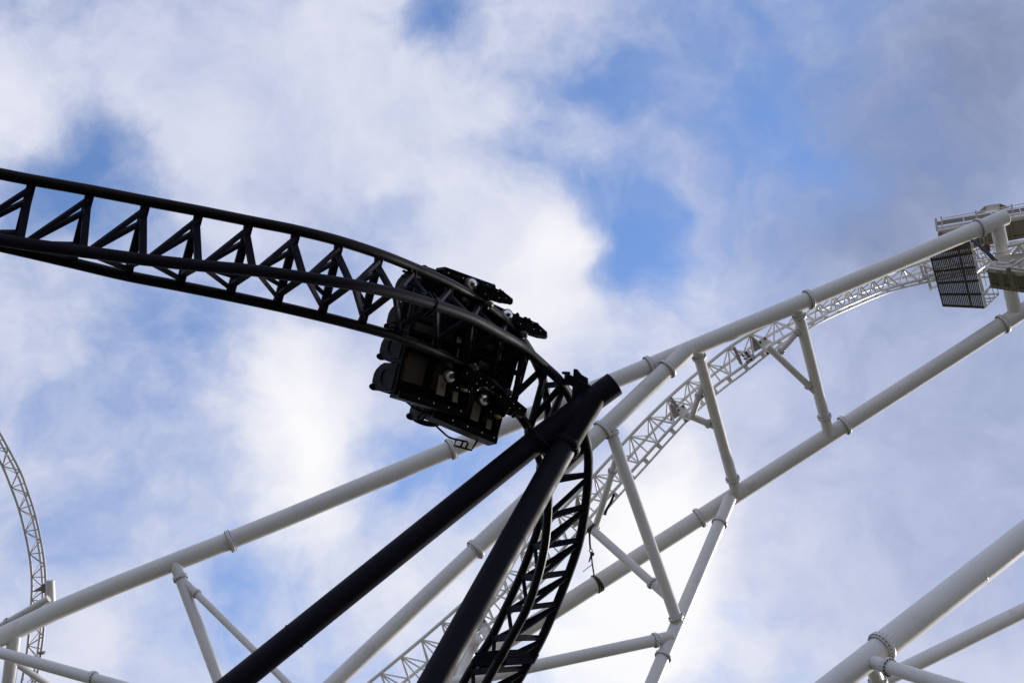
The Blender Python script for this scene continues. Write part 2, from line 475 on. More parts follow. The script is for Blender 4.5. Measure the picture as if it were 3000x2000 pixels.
sj = (SA[8 + OFF] - SB[8 + OFF]).normalized(); sk = (SC[8 + OFF] - SB[8 + OFF]).normalized()
clamp(RB, JOINT, sj, sk); clamp(RB, JOINT, sk, sj)
# second joint, low on the drop: paired plates
J2 = (22 + OFF) * 8 - 3
m2, u2, n2 = sec[22 + OFF]; t2 = u2.cross(n2)
for d in (-.068, .068):
    for p, q in ((RA[J2], RB[J2]), (RC[J2], RB[J2]), (RA[J2], RC[J2])):
        bar('joint_beam', lerp(p, q, .06) + t2 * d, lerp(p, q, .94) + t2 * d, .132, .14, 'black_matte', trk, trk, t2, .008)
for S_, r_ in ((RA, .077), (RC, .077), (RB, .092)):
    t_ = (S_[J2 + 1] - S_[J2 - 1]).normalized()
    bm = bmesh.new(); add_tube(bm, [S_[J2] - t_ * .1, S_[J2] + t_ * .1], r_ + .012, 24)
    link('joint_ring', bm, 'black_tie', trk, trk)

# ------------------------------------------------------------------ black support
c0 = W(1800, 1124, 25.25)          # open end of the head
l1 = W(1573, 1290, 25.0); l1b = W(705, 1988, 23.3)
l2t = W(1740, 1163, 25.15); l2 = W(1654, 1306, 24.95); l2b = W(1268, 2000, 21.8)
g1_, g2_ = to_ground(l1, l1b), to_ground(l2, l2b)
sup = thing('coaster_support', 'black forked tubular support holding up the black coaster track', 'support', (g2_.x, g2_.y, 0))
RL = .222
head = tube('head_tube', [l1, c0], RL, 'black', sup, sup, 44)
leg1 = tube('leg', [l1, g1_], RL * .97, 'black', sup, sup, 44)
leg2h = tube('head_tube', [l2, l2t], RL, 'black', sup, sup, 44)
leg2 = tube('leg', [l2, g2_], RL * 1.0, 'black', sup, sup, 44)
flange(l1, l1b - l1, RL, head, sup, ('black', 'bolt_black'), 1.27, .05, 20, .028)
flange(l2, l2b - l2, RL, leg2h, sup, ('black', 'bolt_black'), 1.27, .05, 20, .028)
# weld seams
for p, q, f in ((l1, l1b, .83), (l2, l2b, .42)):
    x = lerp(p, q, f); t_ = (q - p).normalized()
    bm = bmesh.new(); add_tube(bm, [x - t_ * .02, x, x + t_ * .02], [RL, RL + .006, RL], 40, cap=False)
    link('weld_seam', bm, 'black', leg1 if p is l1 else leg2, sup)
# head bracket to the spine
i13 = (13 + OFF) * 8 + 3
pb = RB[i13]; tb = (RB[i13 + 1] - RB[i13 - 1]).normalized()
hb = lerp(l1, c0, .80)
zb = 25.2
bar('head_bracket', W(1658, 1106, zb + .1), hb, .16, .18, 'black', sup, sup, UP, .01)
bar('bracket_plate', W(1659, 1097, zb + .1), W(1656, 1124, zb + .1), .05, .34, 'black', sup, sup, RIGHT, .005)
bm = bmesh.new(); add_poly(bm, [W(x, y, zb) for x, y in ((1682, 1080), (1690, 1081), (1703, 1097), (1722, 1108), (1722, 1165), (1676, 1172))], FWD + RIGHT * .5, .05)
link('bracket_gusset', bm, 'black', sup, sup)
ax = (hb - pb).normalized()
bm = bmesh.new()
for a in (-.12, .12):
    for c in (-.12, .12):
        q = W(1657, 1108, zb + .1) + UP * a * .8 + FWD * c
        add_tube(bm, [q - ax * .06, q + ax * .08], .024, 6)
tag(link('bracket_bolts', bm, 'bolt_black', sup, sup), None, None, kind='stuff')

# ------------------------------------------------------------------ white arch frame
fr = thing('white_arch_frame', 'big white tubular arch frame, two long chords joined by bolted struts', 'support')
def member(name, a, b_, r, parent=None, root=None, flanges=(), mats=('white', 'bolt'), n=40, nb=20, grow=1.27, th=.055, br=.034):
    root = root or fr
    o = tube(name, [a, b_], r, mats[0], parent or root, root, n)
    for f in flanges:
        p = near(a, b_, f)
        flange(p, b_ - a, r, o, root, mats, grow, th, nb, br)
    return o
def weld(a, b_, px, r, parent, root, mat='white'):
    x = near(a, b_, px); t = (b_ - a).normalized()
    bm = bmesh.new(); add_tube(bm, [x - t * .02, x, x + t * .02], [r, r + .006, r], 40, cap=False)
    link('weld_seam', bm, mat, parent, root)
RU = .30
u0, u1 = W(0, 1866, 45.0), W(2945, 637, 54.0)
ua = lerp(u0, u1, -.02)
ul = [W(-700, 2330, 40.5), W(-1500, 3600, 38)]
ul.append(to_ground(ul[0], ul[1]))
U = tube('chord', catmull([u1, lerp(u0, u1, .75), lerp(u0, u1, .5), lerp(u0, u1, .25), u0] + ul, 5), RU, 'white', fr, fr, 48)
UD = (u1 - u0)
for px in ((674, 1582), (1320, 1309), (1902, 1058), (2370, 872), (2870, 669)):
    flange(near(u0, u1, px), UD, RU, U, fr, nb=22)
for px in ((1130, 1390), (2130, 973), (2640, 765)):
    weld(u0, u1, px, RU, U, fr)
v0, v1 = W(1336, 1972, 52.4), W(2985, 919, 54.6)
vg = to_ground(v1, v0)
vr = v1 + (v1 - v0) * .12
L = tube('chord', [vr, v1, v0, vg], RU * 1.03, 'white', fr, fr, 48)
for px in ((1535, 1845), (2050, 1512), (2474, 1240), (2938, 945)):
    flange(near(v0, v1, px), v1 - v0, RU * 1.03, L, fr, nb=22)
for px in ((1760, 1700), (2690, 1108)): weld(v0, v1, px, RU * 1.03, L, fr)
# long brace leg that leaves the upper chord
def toward(p, d): return p + (CAM - p).normalized() * d
a_, b_ = toward(near(u0, u1, (2012, 1020)), .24), W(978, 2000, 45.0)
bg = to_ground(a_, b_)
um = near(a_, b_, (1394, 1599))
U2 = member('leg', a_, um, .30, flanges=((1955, 1062), (1765, 1253)), nb=22)
U3 = member('leg', um, bg, .262, nb=22)
flange(um, b_ - a_, .30, U2, fr, nb=22, grow=1.22)
# leg under the lower chord
c_, d_ = toward(near(v0, v1, (2139, 1461)), .22), W(1908, 2005, 47.6)
dg = to_ground(c_, d_)
L2 = member('leg', c_, dg, .232, flanges=((2100, 1531), (1945, 1922)), nb=18)
# tie strut running low to the left
e_, f_ = toward(near(c_, d_, (1970, 1864)), .12), W(1320, 2002, 46.5)
hend = f_ + (f_ - e_) * .6
H = member('strut', e_, hend, .205, flanges=((1920, 1885),), nb=16)
member('leg', hend + Vector((0, 0, .4)), Vector((hend.x, hend.y, -.15)), .26)
weld(e_, f_, (1712, 1925), .205, H, fr); weld(e_, f_, (1740, 1920), .205, H, fr)
# ladder struts between the chords
def strut(pa, pb, r, fl, nb=16):
    return member('strut', pa, pb, r, flanges=fl, nb=nb, br=.036, grow=1.3)
s1a, s1b = near(u0, u1, (2040, 1010)), toward(near(v0, v1, (2158, 1430)), .14); strut(s1a, s1b, .205, ((2048, 1046), (2154, 1402)))
s2a, s2b = near(u0, u1, (2332, 888)), toward(near(v0, v1, (2429, 1252)), .14); strut(s2a, s2b, .205, ((2341, 927), (2424, 1220)))
s3a, s3b = near(a_, b_, (1782, 1238)), toward(near(c_, d_, (1973, 1822)), .14); strut(s3a, s3b, .205, ((1791, 1270), (1967, 1808)))
s0a, s0b = near(u0, u1, (512, 1648)), W(658, 2040, 44.5); strut(s0a, to_ground(s0a, s0b), .185, ((518, 1692),))
q0 = near(s0a, s0b, (528, 1690)); member('brace', q0, to_ground(q0, W(860, 2018, 43.6)), .115, flanges=((575, 1754),), nb=12, grow=1.4, br=.03, th=.04)
# column and cross strut at the lower left
k0, k1 = near(u0, u1, (44, 1848)), W(24, 2010, 45.2)
member('leg', k0, to_ground(k0, k1), .215)
q1 = W(30, 1930, 45.1); member('brace', q1, to_ground(q1, W(150, 2005, 46)), .105, flanges=((43, 1963),), nb=12, grow=1.4, br=.03, th=.04)
x0, x1 = W(-60, 1894, 44.0), W(420, 2028, 41.0)
member('strut', x0 + (x0 - x1) * .6, x1 + (x1 - x0) * 1.2, .172, flanges=((272, 1987),), nb=14, grow=1.33)
for xe in (x0 + (x0 - x1) * .6, x1 + (x1 - x0) * 1.2):
    member('leg', xe + Vector((0, 0, .4)), Vector((xe.x, xe.y, -.15)), .24)
# Y-shaped arms that carry the lattice track
def yarm(conn, root_px, back, f1, f2, r1=.125, r2=.11, z0=51.4, st=None):
    cz = W(conn[0], conn[1], 52.3)
    rz = near(st[0], st[1], root_px) if st else W(root_px[0], root_px[1], z0)
    o = member('track_arm', cz, rz, r1, flanges=(f1,) if f1 else (), nb=12, grow=1.42, br=.036, th=.045)
    if back:
        p = W(back[0], back[1], 52.1); q = near(st[0], st[1], back[2:]) if st else W(back[2], back[3], z0)
        member('track_arm', p, q, r2, flanges=f2, nb=12, grow=1.42, br=.036, th=.045)
    return o
yarm((2008, 1212), (2100, 1253), (2026, 1222, 2066, 1108), (2076, 1238), ((2049, 1160),), .125, .115, st=(s1a, s1b))
yarm((2248, 1014), (2392, 1158), (2283, 1034, 2336, 958), (2369, 1130), ((2288, 1028), (2325, 975)), .125, .105, st=(s2a, s2b))
yarm((1690, 1510), (1940, 1752), (1742, 1552, 1800, 1325), (1911, 1722), ((1743, 1547), (1790, 1380)), .155, .118, st=(s3a, s3b))
yarm((1416, 1842), (1480, 1985), (1388, 1884, 1340, 2010), None, (), .13, .20, 50.8)
bm = bmesh.new(); bmesh.ops.create_icosphere(bm, subdivisions=3, radius=.24, matrix=Matrix.Translation(W(1390, 1876, 51.6)))
for f in bm.faces: f.smooth = True
link('arm_node', bm, 'white', fr, fr)
# upright post between the chord ends at the top right
pp0, pp1 = W(2921, 655, 53.9), near(v0, v1, (2975, 925))
member('post', pp0, pp1, .262, flanges=((2932, 742),), nb=22, grow=1.2)
bm = bmesh.new(); add_tube(bm, [u1, u1 + UD.normalized() * .04], [RU, RU - .03], 48); link('end_cap', bm, 'white', U, fr)

# ------------------------------------------------------------------ white frame at the lower right
fr2 = thing('white_support_frame', 'nearer white bolted tube frame rising alone under the grey cloud, beside no track', 'support')
r0, r1 = W(2446, 2001, 32.6), W(3010, 1563, 36.0)
rm = near(r0, r1, (2584, 1893))
rg = to_ground(r1, r0)
R1 = tube('chord', [r1 + (r1 - r0) * 1.2, rm], .335, 'white', fr2, fr2, 48)
R0 = tube('chord', [rm, rg], .292, 'white', fr2, fr2, 48)
flange(rm, r1 - r0, .335, R1, fr2, nb=22, th=.05, grow=1.14)
weld(r0, r1, (2860, 1680), .335, R1, fr2)
y0, y1 = W(2585, 1991, 38.5), W(3010, 1783, 40.5)
member('brace', y0, y1 + (y1 - y0) * 1.2, .21, root=fr2)
z0, z1 = W(2548, 1936, 33.0), W(2770, 2004, 31.0)
member('strut', z0, z1 + (z1 - z0) * 1.5, .165, root=fr2, flanges=((2603, 1953),), nb=14, grow=1.35, br=.028, th=.04)
w0, w1 = W(2548, 1930, 33.4), W(2600, 2040, 35.5)
member('leg', w0, to_ground(w0, w1), .17, root=fr2, flanges=((2580, 1995),), nb=14, grow=1.35, br=.028)

# ------------------------------------------------------------------ white lattice tracks
def resample(pts, step):
    c = catmull(pts, 12); L_ = [0]
    for a, b_ in zip(c, c[1:]): L_.append(L_[-1] + (b_ - a).length)
    n = max(2, round(L_[-1] / step)); res = []; j = 0
    for i in range(n + 1):
        s = L_[-1] * i / n
        while j < len(L_) - 2 and L_[j + 1] < s: j += 1
        f = (s - L_[j]) / max(1e-6, L_[j + 1] - L_[j])
        res.append(lerp(c[j], c[j + 1], f))
    return res, n
def closest(pts, p): return min(pts, key=lambda q: (q - p).length)
def lattice(root, T, RN, RF, step, rt, rr, rb, mat='white_track'):
    tn, nn = resample(T, step)
    cn, cf = catmull(RN, 24), catmull(RF, 24)
    tube('spine_tube', catmull(T, 8), rt, mat, root, root, 18)
    tube('rail', catmull(RN, 8), rr, mat, root, root, 18)
    tube('rail', catmull(RF, 8), rr, mat, root, root, 18)
    for i in range(nn):
        mid = (tn[i] + tn[i + 1]) / 2
        a, b_ = closest(cn, mid), closest(cf, mid)
        bar('tie', a, b_, .07, .06, mat, root, root)
        for q in (a, b_):
            tube('brace', [tn[i], q], rb, mat, root, root, 8)
            tube('brace', [tn[i + 1], q], rb, mat, root, root, 8)
        na, nb2 = closest(cn, tn[i]), closest(cf, tn[i])
        tube('brace', [tn[i], na], rb * .85, mat, root, root, 8)
    return tn

lt = thing('lattice_track', 'white lattice coaster track climbing diagonally between the arch chords to the platform', 'coaster track', W(1900, 1250, 53))
TZ = 53.2
T = [(-200, 3060), (250, 2690), (560, 2432), (880, 2165), (980, 2082), (1078, 2001), (1139, 1951), (1219, 1885), (1295, 1820), (1343, 1778), (1480, 1658), (1620, 1520), (1737, 1396), (1849, 1274), (1920, 1202), (1989, 1138), (2071, 1069), (2146, 1011), (2245, 953), (2340, 907), (2450, 860), (2600, 803), (2697, 771), (2820, 738), (2950, 713), (3060, 700)]
NR = [(-95, 3140), (355, 2768), (665, 2508), (985, 2240), (1090, 2150), (1172, 2068), (1210, 2030), (1290, 1962), (1340, 1915), (1385, 1873), (1520, 1745), (1660, 1595), (1765, 1475), (1885, 1343), (1955, 1265), (2020, 1197), (2097, 1130), (2170, 1078), (2268, 1006), (2366, 950), (2455, 906), (2600, 846), (2710, 817), (2840, 793), (2960, 776), (3060, 765)]
FRR = [(-150, 3110), (300, 2742), (610, 2484), (930, 2215), (1030, 2130), (1120, 2052), (1180, 2000), (1262, 1932), (1325, 1880), (1370, 1838), (1500, 1712), (1642, 1565), (1755, 1440), (1868, 1312), (1938, 1237), (2006, 1168), (2086, 1100), (2160, 1045), (2258, 980), (2356, 930), (2452, 886), (2600, 828), (2704, 797), (2830, 770), (2955, 750), (3060, 738)]
def tz(x): f = min(1, max(0, (x - 2330) / 350)); return TZ + 4.4 * f * f * (3 - 2 * f)
Tw = [W(x, y, tz(x)) for x, y in T]; Nw = [W(x, y, tz(x) - .15) for x, y in NR]; Fw = [W(x, y, tz(x) + .75) for x, y in FRR]
lattice(lt, Tw, Nw, Fw, .98, .066, .062, .033)
# the outer rim of the near rail: a second bar with oblong slots between
out_ = []
cn = catmull(Nw, 8)
for i, p in enumerate(cn):
    t_ = (cn[min(i + 1, len(cn) - 1)] - cn[max(i - 1, 0)]).normalized()
    s_ = t_.cross(FWD).normalized()
    if s_.dot(UP) > 0: s_ = -s_
    gap = .25 if i < 16 * 8 else max(.145, .25 - (i - 16 * 8) * .004)
    out_.append(p + s_ * gap)
tube('outer_rail', out_, .045, 'white_track', lt, lt, 12)
acc = 0
for i in range(1, len(cn)):
    acc += (cn[i] - cn[i - 1]).length
    if acc > .62:
        acc = 0
        t_ = (cn[i] - cn[i - 1]).normalized()
        bar('slot_web', lerp(cn[i], out_[i], .1), lerp(cn[i], out_[i], .95), .16, .05, 'white_track', lt, lt, t_)
# connector plates where the arms meet the track
for (tx, ty), (nx, ny) in (((1965, 1160), (2003, 1211)), ((2196, 982), (2242, 1013)), ((1690, 1448), (1716, 1525)), ((1375, 1748), (1420, 1838))):
    bm = bmesh.new()
    a, b_, c_2 = W(tx, ty, TZ), W(nx, ny, TZ - .35), W(nx - 38, ny + 22, TZ + .3)
    add_poly(bm, [a, b_, c_2], (b_ - a).cross(c_2 - a), .05)
    link('connector_plate', bm, 'grey', lt, lt)
    bm = bmesh.new()
    p = W(nx + 2, ny, TZ - .4); t_ = (W(nx + 30, ny - 22, TZ - .4) - p).normalized(); s_ = (W(nx + 20, ny + 26, TZ - .4) - p).normalized()
    add_bar(bm, p - s_ * .32, p + s_ * .32, .34, .1, t_)
    for a1 in (-.24, .24):
        for b1 in (-.11, .11):
            q = p + s_ * a1 + t_ * b1; add_tube(bm, [q - FWD * .12, q + FWD * .1], .045, 6, 1)
    link('connector_block', bm, ['white_track', 'bolt'], lt, lt)
# rail splice at one place
p = W(2196, 1052, TZ - .15); t_ = (W(2230, 1030, TZ - .15) - p).normalized()
bm = bmesh.new()
s_ = t_.cross(FWD).normalized()
for d in (-.09, .09): add_tube(bm, [p + t_ * (d - .03) - s_ * -.1, p + t_ * (d + .03) - s_ * -.1], .24, 16)
for k in range(8):
    q = p + s_ * .1 + (s_ * math.cos(k * .785) + FWD * math.sin(k * .785)) * .18
    add_tube(bm, [q - t_ * .16, q + t_ * .16], .035, 6, 1)
link('rail_splice', bm, ['white_track', 'bolt'], lt, lt)
bar('splice_beam', W(2150, 1016, TZ - .05), W(2172, 1066, TZ - .15), .10, .10, 'grey', lt, lt)

lt2 = thing('lattice_track', 'thin far white lattice coaster track bending down past the post with its brace', 'coaster track', W(110, 1600, 72))
T2 = [(-620, 900), (-420, 960), (-250, 1060), (-120, 1190), (-60, 1262), (0, 1350), (38, 1440), (56, 1491), (71, 1547), (84, 1608), (91, 1659), (94, 1710), (92, 1766), (84, 1868), (77, 1924), (64, 1996), (42, 2080), (15, 2160), (-70, 2420), (-190, 2800), (-330, 3300), (-480, 3900)]
N2 = [(-610, 790), (-410, 850), (-235, 955), (-105, 1090), (-50, 1180), (-3, 1263), (56, 1373), (80, 1435), (100, 1496), (115, 1557), (127, 1623), (133, 1680), (134, 1735), (131, 1800), (126, 1868), (118, 1924), (105, 1996), (85, 2080), (55, 2165), (-28, 2425), (-148, 2805), (-288, 3305), (-438, 3905)]
F2 = [(-618, 812), (-418, 872), (-245, 976), (-115, 1110), (-58, 1195), (-10, 1275), (47, 1380), (71, 1442), (91, 1502), (106, 1562), (117, 1626), (123, 1682), (125, 1737), (122, 1800), (116, 1868), (108, 1924), (95, 1994), (74, 2078), (45, 2160), (-40, 2420), (-160, 2800), (-300, 3300), (-450, 3900)]
lattice(lt2, [W(x, y, 72) for x, y in T2], [W(x, y, 71.8) for x, y in N2], [W(x, y, 72.8) for x, y in F2], 1.15, .068, .062, .032, 'track_shaded')
bm = bmesh.new(); a, b_, c_2 = W(93, 1733, 72), W(128, 1712, 71.6), W(128, 1730, 71.6)
add_poly(bm, [a, b_, c_2], (b_ - a).cross(c_2 - a), .06); link('connector_plate', bm, 'grey', lt2, lt2)
p = W(130, 1722, 71.6); bar('connector_block', p - UP * .22, p + UP * .22, .22, .2, 'grey', lt2, lt2, RIGHT)
p = W(122, 1911, 71.8); bm = bmesh.new(); add_tube(bm, [p - UP * .05, p + UP * .05], .2, 20); link('rail_splice', bm, 'grey', lt2, lt2)
ps = thing('track_post', 'short white round post on a slanting tube, carrying the far lattice track', 'support')
pa, pb2 = W(147, 1699, 71.4), W(151, 1800, 71.4)
member('post', pa, W(150, 1795, 71.4), .228, root=ps, mats=('white', 'bolt'))
qa, qb = W(143, 1752, 71.0), W(22, 1822, 71.2)
o_ = member('brace', qa, to_ground(qa, qb), .175, root=ps)
flange(qb, qb - qa, .175, o_, ps, grow=1.35)

# ------------------------------------------------------------------ hanging sling
sl = thing('lifting_sling', 'thin dark lifting cable with hook hung between a white track arm and the lower chord', 'cable', W(1735, 1640, 50.9))
zs = 51.2
tube('cable', [W(1727, 1562, zs + .3), W(1728, 1590, zs), W(1730, 1608, zs)], .035, 'strap', sl, sl, 8)
bm = bmesh.new()
for k in range(12):
    a1, a2 = k * math.pi / 6, (k + 1) * math.pi / 6; c = W(1731, 1612, zs)
    add_tube(bm, [c + RIGHT * .055 * math.cos(a1) + UP * .055 * math.sin(a1), c + RIGHT * .055 * math.cos(a2) + UP * .055 * math.sin(a2)], .018, 6)
link('ring', bm, 'strap', sl, sl)
bm = bmesh.new(); bmesh.ops.create_icosphere(bm, subdivisions=2, radius=.085, matrix=Matrix.Translation(W(1735, 1622, zs)) @ Matrix.Diagonal((1, 1, .9, 1)))
add_tube(bm, [W(1733, 1624, zs), W(1725, 1646, zs)], [.045, .022], 8)
link('shackle', bm, 'strap', sl, sl)
tube('cable', [W(1733, 1628, zs), W(1735, 1650, zs), W(1738, 1668, zs), W(1742, 1692, zs - .2)], .028, 'strap', sl, sl, 8)
tube('loose_end', [W(1735, 1652, zs), W(1722, 1662, zs - .1), W(1708, 1674, zs - .15)], .013, 'strap', sl, sl, 6)
tube('cable', [W(1799, 1446, 51), W(1790, 1470, 51), W(1777, 1492, 51), W(1772, 1508, 51)], .05, 'strap', sl, sl, 8, 4)
# webbing wrapped round the chord and the arm
def wrap(pa, pb_, px, r, wdt, tilt):
    p = near(pa, pb_, px); t = (pb_ - pa).normalized(); s_, q_ = ortho(t)
    for off in (-wdt, 0, wdt * .8):
        pts = [p + t * (off + tilt * math.cos(a * math.pi / 16 + .6 + off * 8)) + (s_ * math.cos(a * math.pi / 16) + q_ * math.sin(a * math.pi / 16)) * (r + .012) for a in range(33)]
        tube('strap', pts, .034, 'strap', sl, sl, 6, cap=False)
wrap(v0, v1, (1748, 1702), RU * 1.03, .055, .10)
wrap(W(1690, 1510, 52.3), near(s3a, s3b, (1940, 1752)), (1733, 1562), .155, .045, .05)

# ------------------------------------------------------------------ work platform
HP = 41.2
pc = [WH(x, y, HP) for x, y in ((2718, 726), (2838, 697), (2883, 898), (2761, 892))]
wp = thing('work_platform', 'square steel grating platform with white cage rails hung under the upper chord', 'platform', (pc[0] + pc[2]) / 2)
zu = Vector((0, 0, 1))
for k in range(23):
    f = (k + .5) / 23
    bar('grating_slat', lerp(pc[0], pc[1], f), lerp(pc[3], pc[2], f), .055, .05, 'grate', wp, wp, pc[1] - pc[0])
for f in (0, .2, .4, .6, .8, 1):
    bar('cross_bar', lerp(pc[0], pc[3], f) - zu * .05, lerp(pc[1], pc[2], f) - zu * .05, .055, .08, 'grate', wp, wp, pc[3] - pc[0])
for f in (0, .68):
    bar('side_beam', lerp(pc[0], pc[1], f) - zu * .055, lerp(pc[3], pc[2], f) - zu * .055, .06 if f else .03, .1, 'grate', wp, wp, pc[1] - pc[0])
# white edge beam and cage on the right side
sx = (pc[1] - pc[0]).normalized()
bar('edge_beam', pc[1] + sx * .06, pc[2] + sx * .06, .10, .14, 'white', wp, wp, sx)
d0 = (pc[1] - CAM).dot(FWD) - .1
def D(px, py, dz=0): return W(px, py, d0 + dz)
cage = [((2861, 797), (2902, 763), .08), ((2879, 862), (2909, 834), .07), ((2884, 862), (2926, 861), .045), ((2887, 899), (2926, 862), .03),
        ((2886, 875), (2915, 872), .045), ((2888, 884), (2905, 883), .045), ((2882, 866), (2908, 836), .03),
        ((2892, 850), (2902, 880), .025), ((2906, 838), (2914, 873), .025), ((2919, 834), (2926, 862), .025),
        ((2843, 706), (2885, 803), .03), ((2860, 725), (2876, 790), .025), ((2870, 735), (2888, 775), .025), ((2858, 712), (2900, 764), .03),
        ((2849, 731), (2886, 716), .05), ((2853, 750), (2885, 742), .05), ((2857, 762), (2890, 756), .05), ((2870, 812), (2895, 812), .06),
        ((2868, 797), (2883, 852), .025), ((2880, 790), (2890, 838), .022)]
for a, b_, wdt in cage:
    bar('cage_rail', D(*a), D(*b_, .3), wdt, wdt, 'white', wp, wp)
# hangers to the lattice rail on the left side
for a, b_, wdt in (((2697, 777), (2706, 812), .10), ((2708, 776), (2716, 808), .10), ((2716, 783), (2734, 786), .08), ((2710, 808), (2736, 803), .09), ((2720, 820), (2728, 848), .11), ((2726, 848), (2748, 838), .09), ((2716, 806), (2722, 828), .12), ((2722, 815), (2740, 814), .09)):
    bar('hanger', W(*a, TZ + 4.1), W(*b_, TZ + 4.2), wdt, wdt, 'white', wp, wp)

# ------------------------------------------------------------------ walkways at the crest
def walkway(name, label, quad, h, ribs):
    q = [WH(x, y, h) for x, y in quad]
    t = thing(name, label, 'walkway', (q[0] + q[2]) / 2)
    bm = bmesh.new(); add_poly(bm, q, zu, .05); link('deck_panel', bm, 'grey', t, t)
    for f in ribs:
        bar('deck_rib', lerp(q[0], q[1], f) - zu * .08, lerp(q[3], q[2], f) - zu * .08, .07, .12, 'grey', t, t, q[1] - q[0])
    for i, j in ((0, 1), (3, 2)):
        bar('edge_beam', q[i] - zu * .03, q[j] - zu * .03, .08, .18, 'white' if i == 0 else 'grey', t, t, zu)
    return t, q
uw, q = walkway('upper_walkway', 'upper grey walkway with mesh side panel, handrail and cover box over the arch end', ((2747, 678), (3070, 622), (3080, 674), (2757, 735)), 43.2, (0.02, .18, .36, .55, .65, .8, .95))
dw = (q[0] - CAM).dot(FWD); dw2 = (q[1] - CAM).dot(FWD)
def Q(px, py, dz=0): f = (px - 2747) / (3070 - 2747); return W(px, py, dw + (dw2 - dw) * f + dz)
tube('handrail', [Q(2745, 669), Q(3070, 612)], .048, 'white', uw, uw, 12)
tube('handrail', [Q(2762, 640), Q(3070, 584)], .018, 'white', uw, uw, 8)
tube('handrail', [Q(2760, 646), Q(3070, 593)], .018, 'white', uw, uw, 8)
nseg = 4
for i in range(nseg):
    a, b_ = i / nseg + .004, (i + 1) / nseg - .004
    xa, xb = 2739 + 331 * a, 2739 + 331 * b_
    ya, yb = 651 - 54 * a, 651 - 54 * b_
    bm = bmesh.new()
    add_poly(bm, [Q(xa, ya), Q(xb, yb), Q(xb + 3, yb + 11), Q(xa + 3, ya + 11)], FWD, .03)
    link('mesh_panel', bm, 'mesh', uw, uw)
for x, y in ((2741, 640), (2757, 634), (2858, 617), (2963, 598), (3060, 582)):
    bar('handrail_post', Q(x, y), Q(x + 5, y + 38), .06 if x > 2741 else .09, .05, 'white', uw, uw)
bm = bmesh.new()
add_poly(bm, [Q(2886, 603, .3), Q(2928, 597, .3), Q(2925, 616, .3), Q(2883, 622, .3)], FWD, .3); link('cover_box', bm, 'white', uw, uw)
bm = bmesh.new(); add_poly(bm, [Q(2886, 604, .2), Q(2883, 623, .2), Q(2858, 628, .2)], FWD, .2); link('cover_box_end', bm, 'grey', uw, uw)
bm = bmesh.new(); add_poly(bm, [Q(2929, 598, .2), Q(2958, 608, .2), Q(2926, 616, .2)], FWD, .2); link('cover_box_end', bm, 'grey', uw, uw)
for a, b_, wdt in (((2752, 690), (2765, 683), .06), ((2780, 676), (2797, 668), .06), ((2750, 672), (2752, 696), .08), ((2783, 668), (2785, 680), .07), ((2868, 662), (2892, 700), .05), ((2885, 690), (2895, 720), .12)):
    bar('bracket', Q(*a, .1), Q(*b_, .1), wdt, wdt, 'grey', uw, uw)
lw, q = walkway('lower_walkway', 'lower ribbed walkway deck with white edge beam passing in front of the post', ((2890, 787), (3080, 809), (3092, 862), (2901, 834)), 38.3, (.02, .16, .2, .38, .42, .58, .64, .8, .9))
e0 = (q[0] - CAM).dot(FWD)
bar('side_plate', W(2953, 784, e0 - .2), W(2972, 852, e0 + .4), .16, .06, 'grey', lw, lw, RIGHT)
for a, b_, wdt in (((2897, 780), (3080, 800), .13), ((2896, 781), (2917, 767), .12), ((2917, 768), (3080, 778), .03), ((2960, 785), (3030, 740), .14), ((2985, 778), (2990, 790), .1), ((2958, 771), (2972, 764), .15), ((2990, 786), (3010, 770), .12)):
    bar('guard_rail', W(*a, e0 + .1), W(*b_, e0 + .1), wdt, .06, 'white', lw, lw)
bm = bmesh.new(); add_poly(bm, [W(2905, 766, 53.4), W(2935, 748, 53.4), W(2960, 745, 53.4), W(3080, 730, 53.4), W(3080, 765, 53.4), W(2910, 782, 53.4)], FWD, .25)
link('box_girder', bm, 'white', lw, lw)
tube('girder_rail', [W(2950, 722, 53.2), W(3000, 711, 53.2), W(3080, 695, 53.2)], .07, 'white', lw, lw, 12)
for a, b_ in (((2987, 716), (2985, 740)), ((2985, 722), (2965, 745)), ((2990, 722), (3005, 745))):
    bar('girder_strut', W(*a, 53.2), W(*b_, 53.2), .09, .06, 'white', lw, lw)
cb = thing('cable_bundle', 'dark blue cable bundle slanting from the upper chord to the lower walkway', 'cable', W(2880, 735, 53.2))
for dx in (0, 7):
    tube('cable', [W(2845 + dx * .3, 705, 53.3), W(2853 + dx * .4, 708, 53.2), W(2862 + dx * .6, 715, 53.1), W(2890 + dx, 741, 52.8), W(2915 + dx, 767, 52.6)], .045, 'cable', cb, cb, 8, 4)
mo = thing('winch_motor', 'small maroon winch motor hanging on a rod beside the flanged post', 'motor', W(2892, 722, 53.6))
bm = bmesh.new()
p = W(2890, 724, 53.8)
add_tube(bm, [p + UP * .12, p + UP * .02, p - UP * .1], [.09, .14, .13], 14); add_bar(bm, p - RIGHT * .14 - UP * .08, p + RIGHT * .12 - UP * .06, .12, .14)
link('motor_body', bm, 'maroon', mo, mo)
tube('rod', [W(2887, 692, 53.8), W(2890, 718, 53.8)], .09, 'grey', mo, mo, 10)
tube('shaft', [W(2891, 728, 53.8), W(2893, 742, 53.8)], .06, 'bolt', mo, mo, 10)

